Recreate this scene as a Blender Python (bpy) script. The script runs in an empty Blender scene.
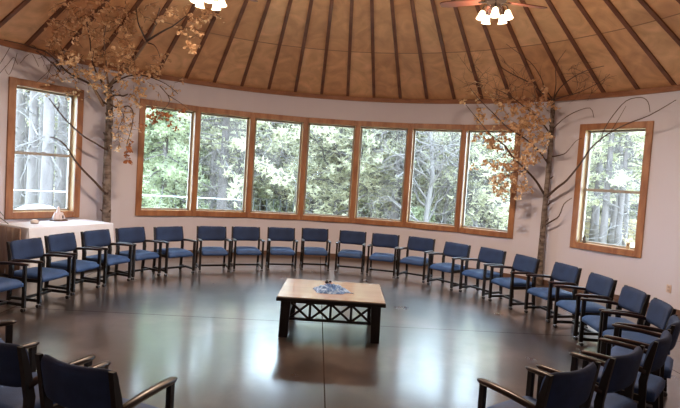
import bpy, math, random
from math import sin, cos, pi, radians as R_, atan2, hypot
from mathutils import Vector, Matrix
random.seed(7)
sc = bpy.context.scene
C = sc.collection
K = 1.0857                    # metres per layout unit (the plan below was measured at an eye height of 1.75)

# ------------------------------------------------------------------ camera, sky, exposure
F, PI_, RO, YA, CY = 514.2935, -0.0512108, 0.0644386, 0.0134349, -5.406
FW = Vector((sin(YA)*cos(PI_), cos(YA)*cos(PI_), sin(PI_)))
r0 = Vector((cos(YA), -sin(YA), 0)); u0 = r0.cross(FW)
RT = r0*cos(RO) + u0*sin(RO); UP = -r0*sin(RO) + u0*cos(RO)
CAM = Vector((0, CY, 1.75))
cd = bpy.data.cameras.new('camera'); cam = bpy.data.objects.new('camera', cd); C.objects.link(cam)
m = Matrix((RT, UP, -FW)).transposed().to_4x4(); m.translation = CAM*K; cam.matrix_world = m
cd.sensor_width = 36; cd.lens = F/680*36; cd.clip_start = .05; cd.clip_end = 500
sc.camera = cam
w = bpy.data.worlds.new('overcast'); sc.world = w; w.use_nodes = True
bg = w.node_tree.nodes['Background']; bg.inputs[0].default_value = (.62, .80, 1.0, 1); bg.inputs[1].default_value = 21.0
sc.view_settings.view_transform = 'Standard'; sc.view_settings.look = 'None'
sc.view_settings.gamma = 1; sc.view_settings.use_curve_mapping = False
sc.view_settings.exposure = 0.0
LAMP_W = 160.0                 # watts per bulb of the two fans
sc.cycles.max_bounces = 8; sc.cycles.transparent_max_bounces = 16
sc.cycles.diffuse_bounces = 5; sc.cycles.sample_clamp_indirect = 6
sc.cycles.use_denoising = True

def at(px, py, D):            # point D units away (horizontally) along the line of sight of a photo pixel
    d = FW + RT*((px-340)/F) + UP*((204-py)/F)
    return CAM + d*(D/hypot(d.x, d.y))

# ------------------------------------------------------------------ materials
MATS = {}
def mat(name, col, rough=.6, metal=0, noise=None, bump=None, spec=.5, sheen=0, coat=0, emit=None):
    if name in MATS: return MATS[name]
    m = bpy.data.materials.new(name); m.use_nodes = True; nt = m.node_tree; b = nt.nodes['Principled BSDF']
    b.inputs['Base Color'].default_value = (*col, 1); b.inputs['Roughness'].default_value = rough
    b.inputs['Metallic'].default_value = metal; b.inputs['Specular IOR Level'].default_value = spec
    b.inputs['Sheen Weight'].default_value = sheen; b.inputs['Coat Weight'].default_value = coat
    tc = nt.nodes.new('ShaderNodeTexCoord')
    if noise:                 # (scale xyz, second colour, detail, lo, hi)
        s, c2, det, lo, hi = noise
        mp = nt.nodes.new('ShaderNodeMapping'); mp.inputs['Scale'].default_value = s
        nt.links.new(tc.outputs['Object'], mp.inputs[0])
        n = nt.nodes.new('ShaderNodeTexNoise'); n.inputs['Scale'].default_value = 1; n.inputs['Detail'].default_value = det
        nt.links.new(mp.outputs[0], n.inputs[0])
        r = nt.nodes.new('ShaderNodeValToRGB'); r.color_ramp.elements[0].position = lo; r.color_ramp.elements[1].position = hi
        r.color_ramp.elements[0].color = (*col, 1); r.color_ramp.elements[1].color = (*c2, 1)
        nt.links.new(n.outputs[0], r.inputs[0]); nt.links.new(r.outputs[0], b.inputs['Base Color'])
    if bump:
        n2 = nt.nodes.new('ShaderNodeTexNoise'); n2.inputs['Scale'].default_value = bump[0]; n2.inputs['Detail'].default_value = 4
        nt.links.new(tc.outputs['Object'], n2.inputs[0])
        bp = nt.nodes.new('ShaderNodeBump'); bp.inputs['Strength'].default_value = bump[1]; bp.inputs['Distance'].default_value = .01
        nt.links.new(n2.outputs[0], bp.inputs['Height']); nt.links.new(bp.outputs[0], b.inputs['Normal'])
    if emit:
        b.inputs['Emission Color'].default_value = (*emit[0], 1); b.inputs['Emission Strength'].default_value = emit[1]
    MATS[name] = m
    return m

WALL = mat('painted_drywall', (.60, .59, .67), .75, bump=(60, .05))
PINE = mat('knotty_pine', (.25, .10, .042), .4, noise=((9, 9, 2.2), (.40, .19, .085), 6, .35, .65))
PINE_PALE = mat('pale_pine_jamb', (.66, .45, .22), .5, noise=((8, 8, 2), (.74, .54, .29), 5, .35, .65))
BATTEN = mat('stained_batten', (.12, .042, .020), .55, noise=((4, 4, 4), (.20, .075, .036), 4, .3, .7))
CROWN = mat('crown_wood', (.22, .085, .035), .5, noise=((5, 5, 12), (.32, .13, .055), 4, .3, .7))
BASEB = mat('baseboard_wood', (.10, .055, .038), .5, noise=((5, 5, 12), (.14, .08, .055), 4, .3, .7))
VINYL = mat('window_sash', (.36, .33, .29), .5)
BLACKWOOD = mat('dark_lacquered_wood', (.004, .003, .003), .5, spec=.3, noise=((20, 20, 3), (.009, .005, .004), 4, .4, .7))
ARMWOOD = mat('dark_brown_arm', (.008, .004, .004), .32, spec=.35, noise=((30, 4, 30), (.028, .010, .008), 4, .4, .7))
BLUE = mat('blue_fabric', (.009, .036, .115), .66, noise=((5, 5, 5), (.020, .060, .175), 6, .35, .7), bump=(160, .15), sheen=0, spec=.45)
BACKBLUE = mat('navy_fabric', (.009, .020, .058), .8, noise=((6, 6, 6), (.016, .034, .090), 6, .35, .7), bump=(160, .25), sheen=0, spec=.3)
RUBBER = mat('black_caster', (.02, .02, .022), .4)
CHROME = mat('chrome', (.75, .75, .75), .18, metal=1)
TABLETOP = mat('table_top_wood', (.23, .175, .145), .25, noise=((1.2, 9, 9), (.285, .22, .18), 6, .3, .7), coat=.3)
CLOTH = mat('white_tablecloth', (.74, .79, .88), .85, bump=(30, .15))
BARK = mat('birch_bark', (.22, .18, .155), .85, noise=((9, 9, 16), (.07, .05, .04), 6, .40, .66), bump=(50, .5))
TWIG = mat('bare_twig', (.075, .045, .035), .8)
PALETWIG = mat('pale_branch', (.26, .18, .13), .8)
LEAF = mat('dried_leaf', (.56, .32, .17), .7, noise=((9, 9, 9), (.80, .56, .35), 4, .35, .65))
LEAFRED = mat('red_brown_leaf', (.26, .085, .03), .7, noise=((9, 9, 9), (.36, .14, .05), 4, .35, .65))
BRONZE = mat('bronze_metal', (.012, .008, .006), .9, metal=0, spec=.1)
BLADE = mat('fan_blade_wood', (.13, .04, .022), .45, noise=((3, 14, 14), (.09, .028, .016), 4, .3, .7))
IVORY = mat('ivory_plastic', (.60, .48, .42), .5)
SHELL = mat('white_shell', (.75, .70, .66), .5, bump=(40, .4))
CRYST = mat('pale_crystal', (.66, .60, .62), .3, noise=((20, 20, 20), (.80, .74, .76), 4, .3, .7))
TRAY = mat('dark_tray', (.10, .06, .05), .5)
PLANT = mat('dark_leaf', (.03, .05, .03), .5)
POT = mat('clay_pot', (.20, .09, .05), .7)
TAN = mat('tan_block', (.52, .38, .22), .6)
PINKST = mat('pink_stone', (.36, .25, .25), .6)
BLACK = mat('black_glaze', (.01, .01, .012), .3)
THROW = mat('blue_patterned_cloth', (.045, .12, .30), .85, noise=((26, 26, 26), (.30, .44, .66), 3, .45, .66))
# outdoors; needle and scrub colours made pale to stand in for haze
STRAW = mat('dry_grass_ground', (.50, .42, .30), .95, noise=((.5, .5, .5), (.36, .36, .22), 6, .35, .65))
PBARK = mat('pine_bark', (.13, .11, .105), .95, noise=((6, 6, 1.5), (.085, .07, .067), 6, .35, .65))
DBARK = mat('grey_branch', (.115, .10, .095), .95)
FIR = mat('bright_fir_needles', (.36, .40, .25), .9, noise=((2, 2, 2), (.56, .57, .42), 4, .3, .7))
NEED = mat('pine_needles', (.36, .36, .24), .9, noise=((2, 2, 2), (.60, .56, .42), 4, .3, .7))
SCRUB = mat('brown_scrub', (.50, .42, .28), .9, noise=((2, 2, 2), (.60, .52, .36), 4, .3, .7))
WHITE = mat('white_paint', (.5, .5, .52), .6)
DIRON = mat('dark_fence_wire', (.06, .06, .06), .6)
for lm in (FIR, NEED, SCRUB, LEAF):     # thin leaves let some light through
    nt = lm.node_tree; b = nt.nodes['Principled BSDF']; out = nt.nodes['Material Output']
    tr = nt.nodes.new('ShaderNodeBsdfTranslucent'); mx = nt.nodes.new('ShaderNodeMixShader'); mx.inputs[0].default_value = .68
    src = b.inputs['Base Color'].links[0].from_socket
    nt.links.new(src, tr.inputs[0]); nt.links.new(b.outputs[0], mx.inputs[1]); nt.links.new(tr.outputs[0], mx.inputs[2])
    nt.links.new(mx.outputs[0], out.inputs[0])

def glass_mat():
    m = bpy.data.materials.new('window_glass'); m.use_nodes = True; nt = m.node_tree; nt.nodes.clear()
    o = nt.nodes.new('ShaderNodeOutputMaterial'); t = nt.nodes.new('ShaderNodeBsdfTransparent'); g = nt.nodes.new('ShaderNodeBsdfGlossy')
    t.inputs[0].default_value = (.96, .98, .98, 1); g.inputs['Roughness'].default_value = .02
    f = nt.nodes.new('ShaderNodeFresnel'); f.inputs[0].default_value = 1.3
    x = nt.nodes.new('ShaderNodeMixShader'); nt.links.new(f.outputs[0], x.inputs[0]); nt.links.new(t.outputs[0], x.inputs[1])
    nt.links.new(g.outputs[0], x.inputs[2]); nt.links.new(x.outputs[0], o.inputs[0]); return m
GLASS = glass_mat()
def shade_mat():
    m = bpy.data.materials.new('lit_frosted_glass'); m.use_nodes = True; nt = m.node_tree; nt.nodes.clear()
    o = nt.nodes.new('ShaderNodeOutputMaterial'); t = nt.nodes.new('ShaderNodeBsdfTransparent')
    e = nt.nodes.new('ShaderNodeEmission'); e.inputs[0].default_value = (1, .78, .5, 1); e.inputs[1].default_value = 6
    x = nt.nodes.new('ShaderNodeMixShader'); x.inputs[0].default_value = .68
    nt.links.new(t.outputs[0], x.inputs[1]); nt.links.new(e.outputs[0], x.inputs[2]); nt.links.new(x.outputs[0], o.inputs[0]); return m
SHADE = shade_mat()

def floor_mat():
    m = bpy.data.materials.new('stained_concrete'); m.use_nodes = True; nt = m.node_tree; N = nt.nodes.new; L = nt.links.new
    b = nt.nodes['Principled BSDF']; tc = N('ShaderNodeTexCoord')
    mp = N('ShaderNodeMapping'); mp.inputs['Rotation'].default_value = (0, 0, R_(-1.9)); L(tc.outputs['Object'], mp.inputs[0])
    n1 = N('ShaderNodeTexNoise'); n1.inputs['Scale'].default_value = .9; n1.inputs['Detail'].default_value = 8; n1.inputs['Roughness'].default_value = .62
    L(mp.outputs[0], n1.inputs[0])
    r = N('ShaderNodeValToRGB'); e = r.color_ramp.elements
    e[0].position = .34; e[0].color = (.010, .0075, .007, 1); e[1].position = .68; e[1].color = (.098, .078, .070, 1)
    e2 = r.color_ramp.elements.new(.5); e2.color = (.030, .0225, .020, 1); L(n1.outputs[0], r.inputs[0])
    sp = N('ShaderNodeSeparateXYZ'); L(mp.outputs[0], sp.inputs[0])
    def groove(sock, off, per):
        a = N('ShaderNodeMath'); a.operation = 'ADD'; a.inputs[1].default_value = off + per*50 + per/2; L(sock, a.inputs[0])
        c = N('ShaderNodeMath'); c.operation = 'MODULO'; c.inputs[1].default_value = per; L(a.outputs[0], c.inputs[0])
        d = N('ShaderNodeMath'); d.operation = 'SUBTRACT'; d.inputs[1].default_value = per/2; L(c.outputs[0], d.inputs[0])
        g = N('ShaderNodeMath'); g.operation = 'ABSOLUTE'; L(d.outputs[0], g.inputs[0])
        h = N('ShaderNodeMath'); h.operation = 'LESS_THAN'; h.inputs[1].default_value = .0055; L(g.outputs[0], h.inputs[0]); return h
    g1 = groove(sp.outputs[0], .015, 3.6); g2 = groove(sp.outputs[1], -.67, 3.6)
    mx = N('ShaderNodeMath'); mx.operation = 'MAXIMUM'; L(g1.outputs[0], mx.inputs[0]); L(g2.outputs[0], mx.inputs[1])
    c = N('ShaderNodeMix'); c.data_type = 'RGBA'; c.inputs[7].default_value = (.03, .022, .018, 1)
    L(mx.outputs[0], c.inputs[0]); L(r.outputs[0], c.inputs[6]); L(c.outputs[2], b.inputs['Base Color'])
    n2 = N('ShaderNodeTexNoise'); n2.inputs['Scale'].default_value = 2.2; n2.inputs['Detail'].default_value = 2; L(mp.outputs[0], n2.inputs[0])
    rr = N('ShaderNodeMapRange'); rr.inputs[3].default_value = .25; rr.inputs[4].default_value = .33; L(n2.outputs[0], rr.inputs[0]); L(rr.outputs[0], b.inputs['Roughness'])
    b.inputs['Specular IOR Level'].default_value = 1.0; b.inputs['Coat Weight'].default_value = .9; b.inputs['Coat Roughness'].default_value = .15
    for sock, k in (('Specular IOR Level', .8), ('Coat Weight', .8)):   # no gloss inside the saw cuts
        q = N('ShaderNodeMath'); q.operation = 'MULTIPLY_ADD'; q.inputs[1].default_value = -k; q.inputs[2].default_value = k
        L(mx.outputs[0], q.inputs[0]); L(q.outputs[0], b.inputs[sock])
    return m
FLOOR = floor_mat()

def ceil_mat():
    m = bpy.data.materials.new('stained_plywood'); m.use_nodes = True; nt = m.node_tree; N = nt.nodes.new; L = nt.links.new
    b = nt.nodes['Principled BSDF']; tc = N('ShaderNodeTexCoord'); sp = N('ShaderNodeSeparateXYZ'); L(tc.outputs['Object'], sp.inputs[0])
    a = N('ShaderNodeMath'); a.operation = 'ARCTAN2'; L(sp.outputs[0], a.inputs[0]); L(sp.outputs[1], a.inputs[1])
    s = N('ShaderNodeMath'); s.operation = 'MULTIPLY_ADD'; s.inputs[1].default_value = 64/(2*pi); s.inputs[2].default_value = .71 + 100; L(a.outputs[0], s.inputs[0])
    fl = N('ShaderNodeMath'); fl.operation = 'FLOOR'; L(s.outputs[0], fl.inputs[0])
    z = N('ShaderNodeMath'); z.operation = 'MULTIPLY_ADD'; z.inputs[1].default_value = .85; z.inputs[2].default_value = .472; L(sp.outputs[2], z.inputs[0])
    fz = N('ShaderNodeMath'); fz.operation = 'FLOOR'; L(z.outputs[0], fz.inputs[0])
    cv = N('ShaderNodeCombineXYZ'); L(fl.outputs[0], cv.inputs[0]); L(fz.outputs[0], cv.inputs[1])
    wn = N('ShaderNodeTexWhiteNoise'); wn.noise_dimensions = '2D'; L(cv.outputs[0], wn.inputs[0])
    r = N('ShaderNodeValToRGB'); e = r.color_ramp.elements; e[0].color = (.64, .33, .155, 1); e[1].color = (.82, .49, .26, 1); L(wn.outputs[0], r.inputs[0])
    n = N('ShaderNodeTexNoise'); n.inputs['Scale'].default_value = 2.5; n.inputs['Detail'].default_value = 8; n.inputs['Distortion'].default_value = 1.5; L(tc.outputs['Object'], n.inputs[0])
    r2 = N('ShaderNodeValToRGB'); e = r2.color_ramp.elements; e[0].position = .3; e[0].color = (.70, .66, .62, 1); e[1].position = .7; e[1].color = (1.05, 1.05, 1.05, 1); L(n.outputs[0], r2.inputs[0])
    mu = N('ShaderNodeMix'); mu.data_type = 'RGBA'; mu.blend_type = 'MULTIPLY'; mu.inputs[0].default_value = 1
    L(r.outputs[0], mu.inputs[6]); L(r2.outputs[0], mu.inputs[7])
    fr = N('ShaderNodeMath'); fr.operation = 'FRACT'; L(z.outputs[0], fr.inputs[0])
    lt = N('ShaderNodeMath'); lt.operation = 'LESS_THAN'; lt.inputs[1].default_value = .008; L(fr.outputs[0], lt.inputs[0])
    c = N('ShaderNodeMix'); c.data_type = 'RGBA'; c.inputs[7].default_value = (.30, .15, .07, 1)
    L(lt.outputs[0], c.inputs[0]); L(mu.outputs[2], c.inputs[6]); L(c.outputs[2], b.inputs['Base Color'])
    b.inputs['Roughness'].default_value = .55; return m
CEIL = ceil_mat()

# ------------------------------------------------------------------ mesh helpers
class MB:
    def __init__(s): s.v = []; s.f = []
    def add(s, vs, fs):
        n = len(s.v); s.v += [tuple(v) for v in vs]; s.f += [tuple(i+n for i in f) for f in fs]; return s
    def box(s, c, d, M=None, bev=0):          # centre, size, optional matrix; bev chamfers the four long edges
        x, y, z = d[0]/2, d[1]/2, d[2]/2
        if bev:
            ax = max(range(3), key=lambda i: d[i]); o = [i for i in range(3) if i != ax]
            a, b = d[o[0]]/2, d[o[1]]/2; e = min(bev, a*.9, b*.9)
            prof = [(-a+e, -b), (a-e, -b), (a, -b+e), (a, b-e), (a-e, b), (-a+e, b), (-a, b-e), (-a, -b+e)]
            vs = []
            for t, sh in ((-d[ax]/2, e*.6), (-d[ax]/2+e*.6, 0), (d[ax]/2-e*.6, 0), (d[ax]/2, e*.6)):
                for p, q in prof:
                    v = [0, 0, 0]; v[ax] = t; v[o[0]] = p*(1-sh/a); v[o[1]] = q*(1-sh/b); vs.append(v)
            fs = [tuple(range(8)), tuple(range(24, 32))]
            for k in range(3):
                for i in range(8): fs.append((k*8+i, k*8+(i+1) % 8, k*8+8+(i+1) % 8, k*8+8+i))
        else:
            vs = [(i, j, k) for i in (-x, x) for j in (-y, y) for k in (-z, z)]
            fs = [(0, 1, 3, 2), (4, 6, 7, 5), (0, 4, 5, 1), (2, 3, 7, 6), (0, 2, 6, 4), (1, 5, 7, 3)]
        c = Vector(c); out = []
        for v in vs:
            v = Vector(v) + c
            out.append(M @ v if M else v)
        return s.add(out, fs)
    def tube(s, pts, rad, n=6, cap=True):     # rad: number or list
        pts = [Vector(p) for p in pts]; k = len(pts)
        rs = rad if isinstance(rad, (list, tuple)) else [rad]*k
        base = len(s.v); up = Vector((0, 0, 1)); vs = []; fs = []; px = None
        for i, p in enumerate(pts):
            t = (pts[min(i+1, k-1)] - pts[max(i-1, 0)])
            if t.length < 1e-9: t = Vector((0, 0, 1))
            t.normalize()
            if px is None: px = t.orthogonal().normalized()
            px = (px - t*px.dot(t)); px = px.normalized() if px.length > 1e-6 else t.orthogonal().normalized()
            py = t.cross(px)
            for j in range(n):
                a = 2*pi*j/n; vs.append(p + (px*cos(a) + py*sin(a))*rs[i])
        for i in range(k-1):
            for j in range(n): fs.append((i*n+j, i*n+(j+1) % n, (i+1)*n+(j+1) % n, (i+1)*n+j))
        if cap and n > 2: fs += [tuple(range(n))[::-1], tuple((k-1)*n+j for j in range(n))]
        return s.add(vs, fs)
    def lathe(s, prof, n=16, c=(0, 0, 0), M=None):   # prof: (radius, z)
        vs = []; fs = []; c = Vector(c)
        for r, z in prof:
            for j in range(n):
                a = 2*pi*j/n; v = Vector((r*cos(a), r*sin(a), z)); v = (M @ v) if M else v; vs.append(v + c)
        for i in range(len(prof)-1):
            for j in range(n): fs.append((i*n+j, i*n+(j+1) % n, (i+1)*n+(j+1) % n, (i+1)*n+j))
        fs += [tuple(range(n))[::-1], tuple((len(prof)-1)*n+j for j in range(n))]
        return s.add(vs, fs)
    def build(s, name, material, parent=None, smooth=False, kind=None):
        me = bpy.data.meshes.new(name); me.from_pydata(s.v, [], s.f); me.update()
        if smooth: me.polygons.foreach_set('use_smooth', [True]*len(me.polygons))
        for mm in (material if isinstance(material, (list, tuple)) else [material]): me.materials.append(mm)
        o = bpy.data.objects.new(name, me); C.objects.link(o)
        if parent: o.parent = parent
        if kind: o['kind'] = kind
        return o
def tag(o, label, cat, group=None, kind=None):
    o['label'] = label; o['category'] = cat
    if group: o['group'] = group
    if kind: o['kind'] = kind
    return o
def empty(name, loc=(0, 0, 0), rz=0, kind=None):
    o = bpy.data.objects.new(name, None); C.objects.link(o); o.location = loc; o.rotation_euler = (0, 0, rz); o.empty_display_size = .1
    if kind: o['kind'] = kind
    return o
def copy_tree(o, parent=None):
    c = o.copy(); C.objects.link(c); c.parent = parent
    for ch in o.children: copy_tree(ch, c)
    return c
def cushion(mb, fn, nu=14, nv=10, e=.35):
    """closed pillow: fn(u,v,s) -> point, u,v in -1..1, s=+1 top / -1 bottom"""
    def sup(t): return math.copysign(1-(1-abs(t))**1.0, t)
    top = []; vs = []; fs = []
    for s_ in (1, -1):
        for i in range(nu+1):
            for j in range(nv+1): vs.append(fn(-1+2*i/nu, -1+2*j/nv, s_))
    W = nv+1; H = (nu+1)*W
    for i in range(nu):
        for j in range(nv):
            a = i*W+j; fs.append((a, a+W, a+W+1, a+1)); fs.append((H+a, H+a+1, H+a+W+1, H+a+W))
    for i in range(nu):
        fs.append((i*W, H+i*W, H+(i+1)*W, (i+1)*W)); a = i*W+nv; fs.append((a, a+W, H+a+W, H+a))
    for j in range(nv):
        fs.append((j, j+1, H+j+1, H+j)); a = nu*W+j; fs.append((a, H+a, H+a+1, a+1))
    mb.add(vs, fs)

# ------------------------------------------------------------------ the round room
RW = 5.774; TH = .20; ZW = 3.414
A0, DA = R_(-40.51), R_(11.2); ZT, ZB = 2.992, .778
def P(r, a, z): return Vector((r*sin(a), r*cos(a), z))
floor = MB()
n = 96; vs = [P(RW+TH, 2*pi*i/n, 0) for i in range(n)] + [P(RW+TH, 2*pi*i/n, -.15) for i in range(n)]
floor.add(vs, [tuple(range(n))[::-1], tuple(range(n, 2*n))] + [(i, (i+1) % n, n+(i+1) % n, n+i) for i in range(n)])
floor.build('floor', FLOOR, kind='structure')

CW = .055                      # half casing width
side = [(R_(-56.49), R_(11.93)), (R_(54.72), R_(12.13))]
holes = [(A0+.012, A0+7*DA-.012, ZB+.06, ZT-.06)]
for a, wd in side: holes.append((a-wd/2+.010, a+wd/2-.010, ZB+.04, ZT-.06))
def wall_arc(name, a_from, a_to):
    brk = {a_from, a_to}
    for h in holes:
        for x in h[:2]:
            if a_from < x < a_to: brk.add(x)
    k = int(a_from/R_(2.8)) - 2
    while k*R_(2.8) < a_to:
        x = k*R_(2.8) + A0 - int(A0/R_(2.8))*R_(2.8)
        if a_from+.004 < x < a_to-.004 and all(abs(x-b) > .004 for b in brk): brk.add(x)
        k += 1
    A = sorted(brk); mb = MB()
    Z = [0] + sorted({h[2] for h in holes} | {h[3] for h in holes}) + [ZW+.12]
    def solid(i, j):
        if not (0 <= i < len(A)-1 and 0 <= j < len(Z)-1): return False
        am, zm = (A[i]+A[i+1])/2, (Z[j]+Z[j+1])/2
        return not any(h[0] < am < h[1] and h[2] < zm < h[3] for h in holes)
    idx = {}; vs = []
    def V(i, j, o):
        if (i, j, o) not in idx: idx[(i, j, o)] = len(vs); vs.append(P(RW + (TH if o else 0), A[i], Z[j]))
        return idx[(i, j, o)]
    fs = []
    for i in range(len(A)-1):
        for j in range(len(Z)-1):
            if not solid(i, j): continue
            fs.append((V(i, j, 0), V(i, j+1, 0), V(i+1, j+1, 0), V(i+1, j, 0)))
            fs.append((V(i, j, 1), V(i+1, j, 1), V(i+1, j+1, 1), V(i, j+1, 1)))
            for di, dj, q in ((-1, 0, ((i, j), (i, j+1))), (1, 0, ((i+1, j+1), (i+1, j))), (0, -1, ((i+1, j), (i, j))), (0, 1, ((i, j+1), (i+1, j+1)))):
                if not solid(i+di, j+dj):
                    (a, b), (c, d) = q; fs.append((V(a, b, 0), V(a, b, 1), V(c, d, 1), V(c, d, 0)))
    mb.add(vs, fs); return mb.build(name, WALL, kind='structure')
wall_arc('wall_back', R_(-43.3), R_(41))
wall_arc('wall_left', R_(-140), R_(-43.3))
wall_arc('wall_right', R_(41), R_(140))
wall_arc('wall_front', R_(140), R_(220))

def ring(name, r1, r2, z1, z2, material, a0=0, a1=2*pi, n=128, zo=0):
    mb = MB(); cl = abs(a1-a0-2*pi) < 1e-6; m_ = n if cl else n+1
    vs = []
    for i in range(m_):
        a = a0+(a1-a0)*i/n; vs += [P(r1, a, z1), P(r2, a, z1), P(r2, a, z2), P(r1, a, z2)]
    fs = []
    for i in range(n):
        p, q = i*4, ((i+1) % m_)*4
        for k in range(4): fs.append((p+k, p+(k+1) % 4, q+(k+1) % 4, q+k))
    if not cl: fs += [(3, 2, 1, 0), tuple(n*4+k for k in range(4))]
    mb.add(vs, fs); return mb.build(name, material, kind='structure')
ring('baseboard_round', RW-.022, RW+.005, .0, .085, BASEB)
ring('trim_crown', RW-.035, RW+.005, ZW, ZW+.085, CROWN)
ring('trim_crown_bead', RW-.055, RW-.033, ZW+.06, ZW+.085, CROWN)

# cone ceiling with an unseen round skylight added at its apex for more daylight
ZC = ZW+.085; AZ = 6.56; SL = (AZ-ZC)/RW; RS = .55
mb = MB(); n = 128
for (rr, dz) in (): pass
vs = []
for rad_, dz in ((RW+TH, 0), (RS, 0), (RS, .12), (RW+TH, .12)):
    for i in range(n): vs.append(P(rad_, 2*pi*i/n, ZC+(RW-rad_)*SL+dz))
fs = []
for k in range(4):
    for i in range(n): fs.append((k*n+i, ((k+1) % 4)*n+i, ((k+1) % 4)*n+(i+1) % n, k*n+(i+1) % n))
mb.add(vs, fs); mb.build('ceiling', CEIL, kind='structure')
sk = empty('window_10', (0, 0, ZC+(RW-RS)*SL), kind='structure')
MB().lathe([(RS+.06, .0), (RS+.06, .3), (RS-.02, .3), (RS-.02, -.06), (RS+.06, -.06), (RS+.06, 0)], 32).build('window_frame', CROWN, sk)
MB().lathe([(RS+.04, .24), (RS*.9, .34), (RS*.6, .45), (.02, .52)], 32).build('glass', GLASS, sk, smooth=True)
# battens: one every 5.625 degrees
bt = MB(); L_ = (RW-RS)/cos(math.atan(SL)); ang = math.atan(SL)
M0 = Matrix.Translation(Vector((0, (RW+RS)/2, ZC+(RW-(RW+RS)/2)*SL-.012))) @ Matrix.Rotation(-ang, 4, 'X')
bt.box((0, 0, 0), (.060, L_-.05, .030), M0)
b0 = bt.build('trim_1', BATTEN, kind='structure')
for i in range(64):
    o = b0 if i == 0 else b0.copy()
    if i: o.name = 'trim_%d' % (i+1); C.objects.link(o)
    o.rotation_euler = (0, 0, -R_(-3.97+5.625*i))

# ------------------------------------------------------------------ windows
def facet(aL, aR, r=RW):
    """matrix: x along the chord (viewer's left to right), y outward, z up, origin mid-chord on the floor"""
    p, q = P(r, aL, 0), P(r, aR, 0); t = (q-p).normalized(); nrm = Vector((-t.y, t.x, 0)); mid = (p+q)/2
    if nrm.dot(mid) < 0: nrm = -nrm
    return Matrix(((t.x, nrm.x, 0, mid.x), (t.y, nrm.y, 0, mid.y), (0, 0, 1, 0), (0, 0, 0, 1))), (q-p).length
DEP = .19
def window(num, aL, aR, zb, zt, left=True, right=True, hung=False):
    M, W = facet(aL, aR); root = empty('window_%d' % num, M.to_translation(), kind='structure')
    Mi = Matrix.Translation(-M.to_translation()) @ M
    h = W/2; cw = 2*CW; c = MB()
    ti = -.022                  # casing sits proud of the wall
    zo, zi = zt-cw, zb+cw
    xl = -h + (cw if left else CW); xr = h - (cw if right else CW)
    c.box(((xl+xr)/2, ti+.012, zt-CW), (xr-xl, .036, cw), Mi, .006)
    c.box(((xl+xr)/2, ti+.012, zb+CW), (xr-xl, .036, cw), Mi, .006)
    c.box((-h+CW if left else -h+CW/2, ti+.010, (zt+zb)/2), (cw if left else CW-.002, .04, zt-zb+(0 if left else -.002)), Mi, .006)
    c.box((h-CW if right else h-CW/2, ti+.010, (zt+zb)/2), (cw if right else CW-.002, .04, zt-zb+(0 if right else -.002)), Mi, .006)
    if not left: c.box((-h, ti-.006, (zt+zb)/2), (.030, .03, zt-zb-2*cw), Mi)
    c.build('casing', PINE, root)
    j = MB(); t_ = .018
    j.box((xl-t_/2, DEP/2, (zi+zo)/2), (t_, DEP-.01, zo-zi), Mi); j.box((xr+t_/2, DEP/2, (zi+zo)/2), (t_, DEP-.01, zo-zi), Mi)
    j.box(((xl+xr)/2, DEP/2, zo+t_/2), (xr-xl+2*t_, DEP-.01, t_), Mi); j.box(((xl+xr)/2, DEP/2, zi-t_/2), (xr-xl+2*t_, DEP-.01, t_), Mi)
    j.build('jamb', PINE_PALE, root)
    s = MB(); sy = DEP*.72; sw = .034
    for x in (xl+sw/2, xr-sw/2): s.box((x, sy, (zi+zo)/2), (sw, .045, zo-zi), Mi)
    for z in (zi+sw/2, zo-sw/2): s.box(((xl+xr)/2, sy, z), (xr-xl, .045, sw), Mi)
    if hung:
        zm = zi+(zo-zi)*.475; s.box(((xl+xr)/2, sy-.012, zm), (xr-xl, .06, .045), Mi); s.box((0, sy-.05, zm+.028), (.07, .02, .02), Mi)
    s.build('window_frame', VINYL, root)
    g = MB(); g.box(((xl+xr)/2, sy, (zi+zo)/2), (xr-xl-sw, .006, zo-zi-sw), Mi); g.build('glass', GLASS, root)
    return M, root
for i in range(7): window(i+1, A0+i*DA, A0+(i+1)*DA, ZB, ZT, i == 0, i == 6)
ML, wl = window(8, side[0][0]-side[0][1]/2, side[0][0]+side[0][1]/2, .761, 2.975, hung=True)
MR, wr = window(9, side[1][0]-side[1][1]/2, side[1][0]+side[1][1]/2, .761, 2.975, hung=True)
# small things on the right window's sill
def sill(M, x, y): return M @ Vector((x, y, .761+2*CW))
o = MB().box((0, 0, .055), (.055, .03, .11), bev=.006).build('sill_thermometer', TAN); o.location = sill(MR, .36, .06)
o.rotation_euler = (0, 0, -side[1][0]); tag(o, 'small upright tan block standing on the sill of the right window', 'ornament')
dial = MB().lathe([(.012, 0), (.012, .004)], 12, M=Matrix.Rotation(pi/2, 4, 'X')).build('dial', BLACK, o); dial.location = (0, -.016, .07)
orn = MB().lathe([(.028, 0), (.034, .02), (.018, .04), (.03, .07), (.022, .10), (.008, .13)], 10).build('sill_ornament', DBARK, smooth=True)
orn.location = sill(MR, -.40, .07); tag(orn, 'small dark knobby ornament in left corner of the right window sill', 'ornament')

# outlet on right wall
a = R_(65.5); o = MB().box((0, 0, 0), (.075, .012, .12), bev=.004).build('wall_outlet', IVORY)
o.location = P(RW-.008, a, .37); o.rotation_euler = (0, 0, -a); tag(o, 'ivory electrical outlet plate low on the right wall below window', 'outlet')
for dz in (-.026, .026):
    s_ = MB().box((0, -.008, dz), (.034, .006, .032), bev=.003).build('socket', mat('outlet_face', (.42, .33, .29), .5), o)

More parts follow.
